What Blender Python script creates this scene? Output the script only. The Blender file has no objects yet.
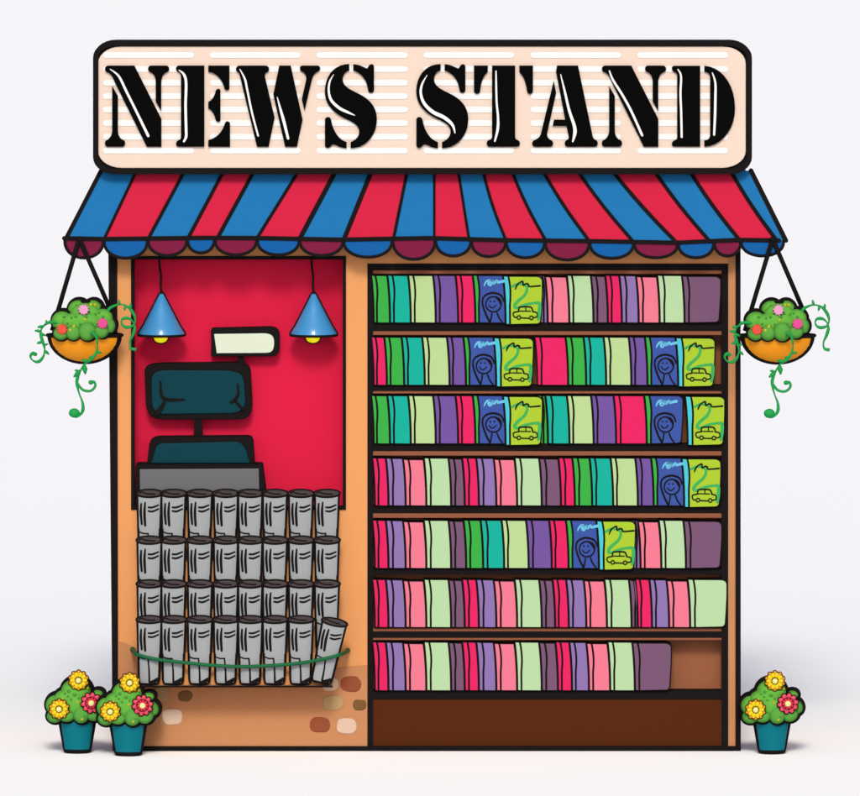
import bpy, math, random
from mathutils import Vector
R = math.radians
random.seed(7)
scene = bpy.context.scene
COL = scene.collection
S = 0.004                      # metres per drawing unit on the front plane
# ------------------------------------------------------------------ camera
TILT, DIST = R(4.0), 40.0
DAX = DIST / math.cos(TILT)
CF = Vector((0, math.cos(TILT), -math.sin(TILT)))
CU = Vector((0, math.sin(TILT), math.cos(TILT)))
CR = Vector((1, 0, 0))
CAM = Vector((0, -DIST, 0))
def ray(px, py):
    return CF + CR * ((px - 430) * S / DAX) - CU * ((py - 398) * S / DAX)
_d = ray(430, 751); CAM.z = -_d.z / _d.y * DIST      # the stand's foot is z = 0
def P(px, py, Y=0.0):
    d = ray(px, py); t = (Y - CAM.y) / d.y
    return CAM + d * t
def L(px, py, Y=0.0):                                # local drawing plane of a small thing
    return Vector((px * S, Y, -py * S))
cam = bpy.data.cameras.new('camera'); cob = bpy.data.objects.new('camera', cam); COL.objects.link(cob)
cob.location = CAM; cob.rotation_euler = (R(90) - TILT, 0, 0)
cam.sensor_fit = 'HORIZONTAL'; cam.sensor_width = 36
cam.angle = 2 * math.atan(430 * S / DAX); cam.clip_start = 1; cam.clip_end = 9000
scene.camera = cob
# ------------------------------------------------------------------ materials
KL = 2.05                       # how bright a front-facing white surface renders (see light)
def lin(h):
    o = []
    for i in (0, 2, 4):
        c = int(h[i:i+2], 16) / 255
        o.append(c / 12.92 if c <= .04045 else ((c + .055) / 1.055) ** 2.4)
    return o
MATS = {}
def mat(name, hexa, rough=.6, coat=0.0, k=1.0, bump=0.0, bscale=40, var=0.0, spec=.15, sss=0):
    if name in MATS: return MATS[name]
    m = bpy.data.materials.new(name); m.use_nodes = True
    nt = m.node_tree; b = nt.nodes['Principled BSDF']
    c = [min(.9, v / (1 if name == 'white_ground' else KL) * k) for v in lin(hexa)] + [1]
    b.inputs['Base Color'].default_value = c
    b.inputs['Roughness'].default_value = rough
    b.inputs['Specular IOR Level'].default_value = spec
    b.inputs['Coat Weight'].default_value = coat; b.inputs['Coat Roughness'].default_value = .12
    if bump or var:
        tc = nt.nodes.new('ShaderNodeTexCoord'); nz = nt.nodes.new('ShaderNodeTexNoise')
        nz.inputs['Scale'].default_value = bscale; nz.inputs['Detail'].default_value = 4
        nt.links.new(tc.outputs['Object'], nz.inputs['Vector'])
        if bump:
            bp = nt.nodes.new('ShaderNodeBump'); bp.inputs['Strength'].default_value = bump; bp.inputs['Distance'].default_value = .004
            nt.links.new(nz.outputs['Fac'], bp.inputs['Height']); nt.links.new(bp.outputs['Normal'], b.inputs['Normal'])
        if var:
            mx = nt.nodes.new('ShaderNodeMix'); mx.data_type = 'RGBA'
            mx.inputs[6].default_value = [v * (1 - var) for v in c[:3]] + [1]
            mx.inputs[7].default_value = [min(.95, v * (1 + var)) for v in c[:3]] + [1]
            nt.links.new(nz.outputs['Fac'], mx.inputs[0]); nt.links.new(mx.outputs[2], b.inputs['Base Color'])
    MATS[name] = m
    return m
INK = mat('ink_black', '1C1819', .85, spec=.04)
# ------------------------------------------------------------------ path helpers
def svg(s, k=1.0, ox=0.0, oy=0.0, n=9):
    t = s.replace(',', ' ').split(); i = 0; pts = []; cmd = None
    def pr(j): return (float(t[j]), float(t[j+1]))
    while i < len(t):
        if t[i] in 'MLCZ': cmd = t[i]; i += 1
        if cmd == 'Z': break
        if cmd in 'ML': pts.append(pr(i)); i += 2
        elif cmd == 'C':
            a = pts[-1]; b, c, d = pr(i), pr(i+2), pr(i+4); i += 6
            for q in range(1, n + 1):
                u = q / n; v = 1 - u
                pts.append(tuple(v**3*a[z] + 3*v*v*u*b[z] + 3*v*u*u*c[z] + u**3*d[z] for z in (0, 1)))
    return [(x / k + ox, y / k + oy) for x, y in pts]
def smooth(pts, n=6, closed=False):
    out = []; N = len(pts)
    for i in range(N if closed else N - 1):
        g = (lambda j: pts[j % N]) if closed else (lambda j: pts[max(0, min(N - 1, j))])
        p0, p1, p2, p3 = g(i-1), g(i), g(i+1), g(i+2)
        for q in range(n):
            u = q / n
            out.append(tuple(.5 * (2*p1[z] + (p2[z]-p0[z])*u + (2*p0[z]-5*p1[z]+4*p2[z]-p3[z])*u*u
                                   + (3*p1[z]-p0[z]-3*p2[z]+p3[z])*u**3) for z in range(len(p1))))
    if not closed: out.append(tuple(pts[-1]))
    return out
def cp(pts, k, ox, oy): return [(x / k + ox, y / k + oy) for x, y in pts]
def area(p): return sum(p[i-1][0]*p[i][1] - p[i][0]*p[i-1][1] for i in range(len(p))) / 2
def offset(poly, d):           # outward for d > 0
    s = 1 if area(poly) > 0 else -1; N = len(poly); out = []
    for i in range(N):
        a, b, c = poly[i-1], poly[i], poly[(i+1) % N]
        n = []
        for p, q in ((a, b), (b, c)):
            dx, dy = q[0]-p[0], q[1]-p[1]; l = math.hypot(dx, dy) or 1e-9
            n.append((dy/l*s, -dx/l*s))
        mx, my = n[0][0]+n[1][0], n[0][1]+n[1][1]; l2 = (mx*mx+my*my) or 1e-9
        f = min(2*d/l2, 2*abs(d)) if d > 0 else max(2*d/l2, -2*abs(d))
        out.append((b[0]+mx*f, b[1]+my*f))
    return out
def rrect(x0, y0, x1, y1, rx, ry=None, n=7):
    ry = rx if ry is None else ry; o = []
    for cx, cy, a in ((x1-rx, y0+ry, -90), (x1-rx, y1-ry, 0), (x0+rx, y1-ry, 90), (x0+rx, y0+ry, 180)):
        for i in range(n + 1):
            t = R(a + 90*i/n); o.append((cx + rx*math.cos(t), cy + ry*math.sin(t)))
    return o
def ell(cx, cy, rx, ry, n=28): return [(cx + rx*math.cos(2*math.pi*i/n), cy + ry*math.sin(2*math.pi*i/n)) for i in range(n)]
def rect(x0, y0, x1, y1): return [(x0, y0), (x1, y0), (x1, y1), (x0, y1)]
def blob(cx, cy, rx, ry, seed=0, n=9, j=.1):
    r = random.Random(seed)
    return smooth([(cx + rx*abs(math.cos(a))**.75*math.copysign(1, math.cos(a))*(1+r.uniform(-j, j)),
                    cy + ry*abs(math.sin(a))**.75*math.copysign(1, math.sin(a))*(1+r.uniform(-j, j))) for a in [2*math.pi*i/n for i in range(n)]], 5, True)
# ------------------------------------------------------------------ mesh builder (one builder = one mesh object)
class MB:
    def __init__(s, mp=P): s.v = []; s.f = []; s.m = []; s.sm = []; s.mats = []; s.mp = mp
    def mi(s, m):
        if m not in s.mats: s.mats.append(m)
        return s.mats.index(m)
    def add(s, vs, fs, m, sm=False):
        o = len(s.v); s.v += [Vector(v) for v in vs]
        for f in fs: s.f.append([i + o for i in f]); s.m.append(s.mi(m)); s.sm.append(sm)
    def prism(s, poly, Y, th, m, side=None, bev=0.0, sm=False):
        """solid of a drawn outline: front at Y (number or function of the point), th metres thick to the back"""
        Yf = Y if callable(Y) else (lambda x, y: Y)
        if area(poly) < 0: poly = poly[::-1]
        N = len(poly)
        rings = []
        if bev:
            inn = offset(poly, -bev)
            rings.append([s.mp(x, y, Yf(x, y)) for x, y in inn])
            mid = offset(poly, -bev*.3)
            rings.append([s.mp(x, y, Yf(x, y)) + Vector((0, bev*S*.3, 0)) for x, y in mid])
            rings.append([s.mp(x, y, Yf(x, y)) + Vector((0, bev*S, 0)) for x, y in poly])
        else:
            rings.append([s.mp(x, y, Yf(x, y)) for x, y in poly])
        rings.append([s.mp(x, y, Yf(x, y)) + Vector((0, th, 0)) for x, y in poly])
        vs = [v for r in rings for v in r]; k = len(rings)
        s.add(vs, [list(range(N))], m)
        s.add(vs, [[(k-1)*N + i for i in reversed(range(N))]] +
              [[r*N + i, (r+1)*N + i, (r+1)*N + (i+1) % N, r*N + (i+1) % N] for r in range(k-1) for i in range(N)], side or m)
    def ring(s, poly, wo, wi, Y, th, m):
        Yf = Y if callable(Y) else (lambda x, y: Y)
        if area(poly) < 0: poly = poly[::-1]
        o = offset(poly, wo) if wo else poly; i_ = offset(poly, -wi); N = len(poly)
        A = [s.mp(x, y, Yf(x, y)) for x, y in o]; B = [s.mp(x, y, Yf(x, y)) for x, y in i_]
        D = Vector((0, th, 0)); vs = A + B + [a + D for a in A] + [b + D for b in B]; fs = []
        for i in range(N):
            j = (i+1) % N
            fs += [[i, N+i, N+j, j], [2*N+i, 2*N+j, 3*N+j, 3*N+i], [i, j, 2*N+j, 2*N+i], [N+i, 3*N+i, 3*N+j, N+j]]
        s.add(vs, fs, m)
    def stroke(s, pts, w, Y, th, m, sm=True, cap=True):
        Yf = Y if callable(Y) else (lambda x, y: Y)
        n0 = len(pts); ws = w if isinstance(w, (list, tuple)) else [w]*n0
        p3 = [(p[0], p[1], ws[min(len(ws)-1, round(i*(len(ws)-1)/max(1, n0-1)))] if len(ws) != n0 else ws[i]) for i, p in enumerate(pts)]
        if sm and n0 > 2: p3 = smooth(p3, 6)
        elif n0 == 2: p3 = [tuple(p3[0][z] + (p3[1][z]-p3[0][z])*i/4 for z in range(3)) for i in range(5)]
        N = len(p3); Lf, Rt = [], []
        for i in range(N):
            a, b = p3[max(0, i-1)], p3[min(N-1, i+1)]
            dx, dy = b[0]-a[0], b[1]-a[1]; l = math.hypot(dx, dy) or 1e-9
            h = p3[i][2]/2
            Lf.append((p3[i][0]-dy/l*h, p3[i][1]+dx/l*h)); Rt.append((p3[i][0]+dy/l*h, p3[i][1]-dx/l*h))
        def capf(i, j):
            c, q = p3[i], p3[j]; a0 = math.atan2(c[1]-q[1], c[0]-q[0]); h = c[2]/2
            return [(c[0]+h*math.cos(a0+t), c[1]+h*math.sin(a0+t)) for t in (R(54), R(18), R(-18), R(-54))]
        D = Vector((0, th, 0)); W = lambda p: s.mp(p[0], p[1], Yf(*p))
        vs = []; fs = []
        for i in range(N): vs += [W(Lf[i]), W(Rt[i]), W(Lf[i])+D, W(Rt[i])+D]
        for i in range(N-1):
            a, b = 4*i, 4*i+4
            fs += [[a, b, b+1, a+1], [a+2, a+3, b+3, b+2], [a, a+2, b+2, b], [a+1, b+1, b+3, a+3]]
        s.add(vs, fs, m)
        if cap:
            for end, c in ((0, capf(0, 1)), (N-1, capf(N-1, N-2))):
                # order: from left side round to right side
                lst = c if end == N-1 else c
                A = [Lf[end]] + (lst if end == N-1 else lst[::-1]) + [Rt[end]]
                M = len(A); vv = [W(p) for p in A] + [W(p)+D for p in A]
                s.add(vv, [list(range(M)), [M+i for i in reversed(range(M))]] + [[i, M+i, M+i+1, i+1] for i in range(M-1)], m)
    def tube(s, pts, r, m, n=8, capped=True):
        pts = [Vector(p) for p in pts]; N = len(pts); rs = r if isinstance(r, list) else [r]*N; vs = []; fs = []
        up = Vector((0, 0, 1)); prev = None
        for i in range(N):
            t = (pts[min(N-1, i+1)] - pts[max(0, i-1)]).normalized()
            if prev is None:
                a = t.orthogonal().normalized()
            else:
                a = (prev - t * prev.dot(t)).normalized()
            prev = a; b = t.cross(a)
            for q in range(n):
                h = 2*math.pi*q/n; vs.append(pts[i] + (a*math.cos(h) + b*math.sin(h))*rs[i])
        for i in range(N-1):
            for q in range(n):
                fs.append([i*n+q, i*n+(q+1) % n, (i+1)*n+(q+1) % n, (i+1)*n+q])
        if capped: fs += [list(reversed(range(n))), [(N-1)*n+q for q in range(n)]]
        s.add(vs, fs, m, True)
    def lobe(s, c, rx, ry, rz, m, e=2.0, n=20, k=12):
        """rounded lump about c, its axis along Y; e > 2 makes it flatter on front and back"""
        vs = []; fs = []
        for i in range(k + 1):
            a = -math.pi/2 + math.pi*i/k
            t = math.copysign(abs(math.sin(a))**(2/e), math.sin(a)); r = abs(math.cos(a))**(2/e)
            for q in range(n):
                h = 2*math.pi*q/n
                vs.append(Vector(c) + Vector((rx*r*math.cos(h), ry*t, rz*r*math.sin(h))))
        for i in range(k):
            for q in range(n): fs.append([i*n+q, i*n+(q+1) % n, (i+1)*n+(q+1) % n, (i+1)*n+q])
        s.add(vs, fs, m, True)
    def lathe(s, c, prof, m, n=36, ky=1.0, cap=True, sm=True):
        """prof: (radius, z) from bottom to top about vertical axis at c; ky squashes the depth"""
        vs = []; fs = []; c = Vector(c)
        for r, z in prof:
            for q in range(n):
                h = 2*math.pi*q/n; vs.append(c + Vector((r*math.cos(h), r*ky*math.sin(h), z)))
        for i in range(len(prof)-1):
            for q in range(n): fs.append([i*n+q, i*n+(q+1) % n, (i+1)*n+(q+1) % n, (i+1)*n+q])
        s.add(vs, fs, m, sm)
        if cap:
            s.add(vs, [list(reversed(range(n))), [(len(prof)-1)*n+q for q in range(n)]], m)
    def box(s, a, b, m):
        (x0, y0, z0), (x1, y1, z1) = a, b
        vs = [(x, y, z) for x in (x0, x1) for y in (y0, y1) for z in (z0, z1)]
        s.add(vs, [[0, 1, 3, 2], [4, 6, 7, 5], [0, 4, 5, 1], [2, 3, 7, 6], [0, 2, 6, 4], [1, 5, 7, 3]], m)
    def build(s, name, parent=None, origin=None):
        org = Vector(origin) if origin is not None else (parent['_o'] if parent is not None else Vector((0, 0, 0)))
        org = Vector(org)
        me = bpy.data.meshes.new(name); me.from_pydata([tuple(v - org) for v in s.v], [], s.f)
        for m in s.mats: me.materials.append(m)
        me.polygons.foreach_set('material_index', s.m); me.polygons.foreach_set('use_smooth', s.sm)
        import bmesh
        bm = bmesh.new(); bm.from_mesh(me); bmesh.ops.recalc_face_normals(bm, faces=bm.faces[:]); bm.to_mesh(me); bm.free()
        me.update()
        o = bpy.data.objects.new(name, me); COL.objects.link(o)
        if parent is not None: o.parent = parent
        else: o.location = org
        o['_o'] = tuple(org)
        return o
def tag(o, label=None, cat=None, group=None, kind=None):
    for k, v in (('label', label), ('category', cat), ('group', group), ('kind', kind)):
        if v: o[k] = v
    return o
def empty(name, loc, label, cat, group=None):
    o = bpy.data.objects.new(name, None); COL.objects.link(o); o.location = loc; o.empty_display_size = .1
    o['_o'] = tuple(loc)
    return tag(o, label, cat, group)
def copy_tree(o, parent=None):
    c = o.copy(); COL.objects.link(c)
    if parent is not None: c.parent = parent
    for ch in [x for x in COL.objects if x.parent == o]: copy_tree(ch, c)
    return c
ORD = ['first', 'second', 'third', 'fourth', 'fifth', 'sixth', 'seventh', 'eighth', 'ninth', 'tenth', 'eleventh', 'twelfth',
       'thirteenth', 'fourteenth', 'fifteenth', 'sixteenth', 'seventeenth', 'eighteenth', 'nineteenth']
# ------------------------------------------------------------------ light
EL, AZ = R(34), R(1)           # sun in front of the stand, a little to its left
w = bpy.data.worlds.new('World'); scene.world = w; w.use_nodes = True
nt = w.node_tree; bg = nt.nodes['Background']; sky = nt.nodes.new('ShaderNodeTexSky'); sky.sky_type = 'NISHITA'
sky.sun_disc = False; sky.sun_elevation = EL; sky.sun_rotation = R(180) + AZ
sky.air_density = .3; sky.dust_density = 2.0; sky.ozone_density = 0.0
nt.links.new(sky.outputs['Color'], bg.inputs['Color']); bg.inputs['Strength'].default_value = .12
sl = bpy.data.lights.new('sun', 'SUN'); sl.energy = 1.5; sl.angle = R(13); sl.color = (1, .985, .88)
so = bpy.data.objects.new('sun', sl); COL.objects.link(so)
sd = Vector((math.sin(AZ)*math.cos(EL), math.cos(AZ)*math.cos(EL), -math.sin(EL)))
so.rotation_euler = sd.to_track_quat('-Z', 'Y').to_euler()
scene.view_settings.view_transform = 'Standard'; scene.view_settings.look = 'None'
scene.view_settings.exposure = .89; scene.view_settings.gamma = 1; scene.view_settings.use_curve_mapping = False
scene.cycles.max_bounces = 8
# ------------------------------------------------------------------ ground
g = MB(); g.add([(-3000, -300, 0), (3000, -300, 0), (3000, 5000, 0), (-3000, 5000, 0)], [[0, 1, 2, 3]],
                mat('white_ground', 'F0F0F0', .95, spec=.0))
tag(g.build('ground'), 'plain white ground running far behind the stand', None, None, 'structure')
# ------------------------------------------------------------------ the news stand
ORANGE = mat('orange_plaster', 'F2A767', .75, bump=.15, bscale=60, var=.02)
SHADED_WALL = mat('shaded_plaster', 'CF8F60', .8, bump=.2, bscale=60, var=.03)
RED = mat('red_panel', 'E8244B', .85, spec=.03)
SHADED_EDGE = mat('shaded_wall_edge', 'D0915F', .7)
ns = empty('news_stand', P(425, 751, 0), 'orange news stand with striped awning, red booth, bookshelves and big NEWS STAND sign', 'news stand')
FY, BD = 0.0, .95              # front plane and depth of the stand
def z(py, Y=0.0): return P(430, py, Y).z
def x(px): return P(px, 398, 0).x
b = MB()
for r_ in ((116.5, 205, 131, 747), (131, 205, 346, 256), (346, 205, 367.5, 747), (131, 509.5, 346, 747), (367.5, 205, 728, 263.5)):
    b.prism(rect(*r_), FY, .05, ORANGE)
zt = z(172)
b.box((x(111), .052, 0), (x(116), BD, zt), ORANGE); b.box((x(735.6), .052, 0), (x(740.4), BD, zt), ORANGE)
b.box((x(116.3), BD-.03, 0), (x(735.3), BD, zt), ORANGE)
b.build('wall', ns)
b = MB(); b.prism(rect(728, 240, 735.8, 746.6), FY+.001, .048, SHADED_EDGE); b.build('shaded_edge_strip', ns)  # right edge of the wall, shade painted in as darker tan
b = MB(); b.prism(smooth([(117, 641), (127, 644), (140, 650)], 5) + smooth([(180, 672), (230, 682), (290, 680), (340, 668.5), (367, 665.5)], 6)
                  + [(367, 746.5), (117, 746.5)], FY-.005, .008, SHADED_WALL); b.build('shaded_wall_foot', ns)  # wall shade painted as a darker raised coat with a wavy top
for (sx, sy, rx, ry, c, sd_) in ((161, 694, 7.5, 7.5, 'C3A06E', 1), (185.2, 696.3, 7, 5.3, '80592F', 2), (172.3, 717, 10.3, 8.2, 'E6C7B1', 3),
        (330.5, 684.5, 8, 6.4, 'E6C7B1', 4), (351, 684, 10, 7.8, '9C5030', 5), (333, 703, 10.5, 7.4, 'C3A06E', 6), (359.5, 705.2, 6.9, 5.4, '80592F', 7),
        (320.2, 725, 10.3, 7.8, '9C5030', 8), (346.6, 726, 10.3, 8.1, 'E6C7B1', 9), (183, 673.5, 5, 8, 'B5623C', 10)):
    b = MB(); b.prism(blob(sx, sy, rx, ry, sd_, 9, .06), FY-.009, .012, mat('stone_'+c, c, .8, bump=.25, bscale=50, var=.05), bev=.9)
    tag(b.build('stone', ns), {'C3A06E': 'sand coloured stone', '80592F': 'dark brown stone', 'E6C7B1': 'pale cream stone', '9C5030': 'rust red stone', 'B5623C': 'rust red stone'}[c])
for poly in ([(108.2, 247), (117.2, 247), (118.2, 751), (112.6, 751)], [(735.6, 247), (740.6, 247), (740.8, 751), (735.4, 751)]):
    b = MB(); b.prism(poly, FY-.007, .06, INK); b.build('corner_post', ns)
b = MB(); b.prism(rect(118.4, 746.3, 735.2, 751), FY-.0105, .05, INK); b.build('base_rail', ns)
b = MB(); b.box((x(106), .0, zt+.001), (x(745), BD+.03, zt+.05), mat('roof_grey', '55504E', .8, bump=.2)); b.build('roof', ns)
# red booth
BY = .13
b = MB()
b.prism(rect(128, 250, 349, 515), BY, .02, RED)
for r_ in ((129, 254, 132.9, 511), (344.4, 254, 348, 511), (133, 254, 344, 257.6), (133, 508, 344, 511)):
    b.prism(rect(*r_), .0505, BY-.052, RED)
bo = b.build('booth', ns)
b = MB(); b.ring(rect(131.2, 256.3, 346.0, 509.8), 0, 3.2, FY-.006, .058, INK); b.build('booth_frame', bo)
# bookcase
BRN = mat('brown_wood', 'A3623F', .6, bump=.15, bscale=25, var=.05); DBR = mat('dark_brown_wood', '592B13', .8, spec=.03, bump=.15, bscale=25, var=.04)
STRIP = mat('added_strip_brown', '97573A', .6, bump=.15, bscale=25, var=.05)
bcY = .1
b = MB(); b.prism(rect(366, 262, 730, 752), bcY, .02, BRN); bc = b.build('bookcase', ns)
b = MB()
b.prism(rect(367.4, 263.6, 373.0, 747.2), FY-.003, bcY, INK, BRN); b.prism(rect(721.6, 263.6, 728.2, 747.2), FY-.003, bcY, INK, BRN)
b.prism(rect(373.1, 263.6, 721.5, 270.2), FY-.003, bcY, INK, BRN)
b.build('frame', bc)
ROWS = [(275, 322.6), (336.8, 385), (395.3, 443.6), (457.7, 505.6), (520, 568.2), (579.2, 627.3), (641.8, 690.5)]
BOARD = [(323.2, 331), (385.6, 391), (444.2, 451), (506.2, 513.2), (568.8, 574.5), (631.4, 637.8), (691.1, 699.2)]
for (a, c) in BOARD:
    b = MB(); b.prism(rect(373.1, a, 721.5, c), FY+.001, bcY-.002, INK); b.build('shelf', bc)
for a, c in ((270.3, 273.7), (331.1, 334.9), (391.1, 393.4), (451.1, 455.5), (513.3, 517.8), (628.6, 631.3), (637.9, 640.0)):
    b = MB(); b.prism(rect(373.1, a, 721.5, c), FY+.003, .012, STRIP); b.build('added_strip', bc)  # added strips, bring the back panel's brown forward out of shadow
b = MB(); b.prism(rect(373.1, 699.3, 721.5, 747.2), FY+.006, .03, DBR); b.build('base_panel', bc)
# newspaper rack on the wall (stepped, mostly hidden by the rolls)
TIER = [(-.034, 561), (-.080, 608.5), (-.126, 652), (-.172, 685.2)]      # depth and foot of each tier
b = MB(); prof = [(0.0, z(561, 0))]
for Yc, py in TIER: prof += [(Yc-.026, z(py, Yc)), ]
pr2 = [(-.001, z(561, -.04))]; 
for i, (Yc, py) in enumerate(TIER):
    pr2.append((Yc-.023, z(py, Yc)))
    if i < 3: pr2.append((Yc-.023, z(TIER[i+1][1], TIER[i+1][0])))
pr2 += [(-.172-.021, z(686.2, -.172)), (-.001, z(686.2, -.172))]
xa, xb = x(143), x(333); N = len(pr2)
b.add([(xa, yy, zz) for yy, zz in pr2] + [(xb, yy, zz) for yy, zz in pr2],
      [list(range(N)), [N+i for i in reversed(range(N))]] + [[i, N+i, N+(i+1) % N, (i+1) % N] for i in range(N)], ORANGE)
nr = b.build('newspaper_rack', ns)
b = MB(); b.box((xa, -.172-.0245, z(686.9, -.172)), (xb, -.172-.0215, z(685.0, -.172)), INK); b.build('ledge_lip', nr)
# ------------------------------------------------------------------ awning
BLUE = mat('awning_blue', '2183C8', .75, spec=.06, bump=.1, bscale=160, k=.84); PINK = mat('awning_pink', 'EA264E', .75, spec=.06, bump=.1, bscale=160, k=.84)
BLUE_SHADED = mat('valance_blue_shaded', '1264AE', .75, spec=.06); PINK_SHADED = mat('valance_pink_shaded', '841D45', .75, spec=.06)  # valance colours have the awning's shade painted in
DAW = .11
def aY(px, py): return -.012 - (DAW-.012) * max(0, min(1.05, (py-171) / 68.0))
topx = [101, 136.6, 184.8, 223.9, 254.3, 298.9, 336, 371.8, 407.4, 434.3, 458.2, 482.9, 511.6, 542.6, 577.3, 612, 654, 689.4, 730.4, 751]
botx = [66, 104.1, 148.3, 188.1, 217.5, 257, 299.6, 343.8, 393.5, 434.3, 469, 506, 545.9, 589.4, 633.5, 676.7, 709.7, 739.5, 776.8, 786]
def edge_y(px):
    t = [(60, 238.2), (104, 239), (200, 237.8), (257, 238), (340, 239.6), (430, 238), (500, 240), (590, 241), (676, 242.6), (740, 239.8), (790, 240.6)]
    for (a, ya), (c, yc) in zip(t, t[1:]):
        if px <= c: return ya + (yc-ya)*(px-a)/(c-a)
    return 240.6
def aline(i, n=8):
    o = []
    for q in range(n+1):
        t = q/n; bx = botx[i]; by = edge_y(bx)
        bow = (1.9 if 10 < i < 19 else 0) * math.sin(math.pi*t)
        o.append((topx[i] + (bx-topx[i])*t - bow, 170.5 + (by-170.5)*t))
    return o
b = MB()
Ls = [aline(i) for i in range(20)]
for i in range(19):
    A, B = Ls[i], Ls[i+1]; m = BLUE if i % 2 == 0 else PINK
    n = len(A); D = Vector((0, .008, -.006)); vs = []
    for q in range(n): vs += [P(A[q][0], A[q][1], aY(*A[q])), P(B[q][0], B[q][1], aY(*B[q]))]
    vs += [v + D for v in vs]; M = 2*n; fs = []
    for q in range(n-1):
        a = 2*q; fs += [[a, a+2, a+3, a+1], [M+a, M+a+1, M+a+3, M+a+2]]
    fs += [[0, 1, M+1, M], [M-2, 2*M-2, 2*M-1, M-1]]
    b.add(vs, fs, m)
lw = [4.2, 3.0, 3.4, 3.6, 3.8, 3.2, 4.6, 4.6, 3.2, 2.6, 2.8, 3.0, 3.2, 3.4, 3.4, 3.8, 3.6, 3.8, 3.8, 4.6]
aYf = lambda px, py: aY(px, py) - .0035
for i in range(20): b.stroke(Ls[i], lw[i], aYf, .008, INK, sm=False)
aw = b.build('awning', ns)
b = MB(); b.stroke([(q, edge_y(q)) for q in range(64, 790, 11)], 4.2, -DAW-.005, .014, INK, sm=False); b.build('front_bar', aw)
cus = [64.4, 103.7, 147.7, 187.2, 214.6, 257, 299.6, 343.4, 392.4, 435.4, 471.2, 506, 545, 589.6, 634, 678, 714, 741, 784]
dep = [258, 258.2, 255.6, 253, 255, 255, 255.6, 257.2, 259.4, 256, 256.6, 257.8, 260, 258.4, 257.8, 257.8, 256, 256]
for i in range(18):
    x0, x1 = cus[i]+.2, cus[i+1]-.2; y0 = edge_y((x0+x1)/2) + .5; d = dep[i]-y0; c = (x0+x1)/2; h = (x1-x0)/2
    arc = [(c - h*math.cos(math.pi*t/14)*(1 if t in (0, 14) else 1), y0 + d*math.sin(math.pi*t/14)**.8) for t in range(15)]
    Yv = -DAW - .0002*(i % 2)
    b = MB(); b.prism(arc, Yv, .006, PINK_SHADED if i % 2 == 0 else BLUE_SHADED); b.stroke(arc, 3.1, Yv-.003, .012, INK, sm=False)
    b.build('scallop', aw)
# awning arms to the wall
for px in (118, 733):
    b = MB(); b.tube([P(px, 222, -.004), P(px, 238, -DAW+.01)], .006, INK); b.build('support_arm', aw)
# ------------------------------------------------------------------ sign
SY = -.075
PAN = mat('sign_cream', 'F8E2D2', .75, spec=.05, var=.01); WHT = mat('white_print', 'FFFFFF', .6, k=1.0); BLK = mat('letter_black', '030303', .85, spec=.04)
outer = rrect(93, 40.6, 752, 174.2, 22, 17)
b = MB(); b.prism(outer, SY+.012, .13, INK, bev=1.0)
sg = b.build('sign', ns)
b = MB(); b.prism(rrect(98, 46.3, 745.8, 168, 24, 17), SY, .02, PAN, bev=.6)
for (a, c) in ((103, 194), (210, 300.6), (316.5, 407.7), (423.5, 514), (530.5, 621), (637.4, 728)):
    for yy in (55, 69, 82.7, 96, 109.5, 123, 136.7, 150.5):
        b.prism(rrect(a, yy-3, c, yy+3, 2.9, n=5), SY-.0025, .006, WHT)
b.build('panel', sg)
b = MB(); b.ring(outer, 0, 5.4, SY-.008, .03, INK); b.build('sign_frame', sg)
K = 7.578
NN = ['M 100 80 L 298 80 L 503 485 L 503 695 L 393 695 L 150 205 C 130 150 110 135 90 130 C 68 120 70 82 100 80 Z',
      'M 130 235 L 173 310 L 173 570 C 173 620 200 640 215 645 C 237 655 230 695 205 695 L 98 695 C 70 695 68 655 88 645 C 105 640 130 610 130 570 Z',
      'M 425 80 L 537 80 C 565 80 570 118 548 128 C 520 140 502 160 502 210 L 502 425 L 460 350 L 460 210 C 460 160 445 140 415 128 C 395 118 398 80 425 80 Z']
SS = ['M 297 68 L 297 118 C 250 130 238 180 255 215 C 280 260 350 280 400 310 C 480 360 507 420 507 490 C 505 610 420 708 308 706 L 308 660 C 360 640 380 600 370 560 C 355 510 270 490 220 455 C 150 410 112 350 112 270 C 115 150 190 68 297 68 Z',
      'M 328 70 C 370 70 400 90 430 102 C 440 100 440 85 452 75 C 465 65 485 70 485 90 L 485 262 C 485 292 445 295 440 265 C 432 190 390 135 328 118 Z',
      'M 113 490 C 115 465 155 462 160 492 C 170 560 210 640 277 660 L 277 706 C 240 706 215 690 185 678 C 165 675 160 690 148 700 C 130 710 113 700 113 680 Z']
NIN = ([(115, 107), (180, 160), (235, 270), (300, 400), (403, 612)], [6, 16, 18, 18, 20])
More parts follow.
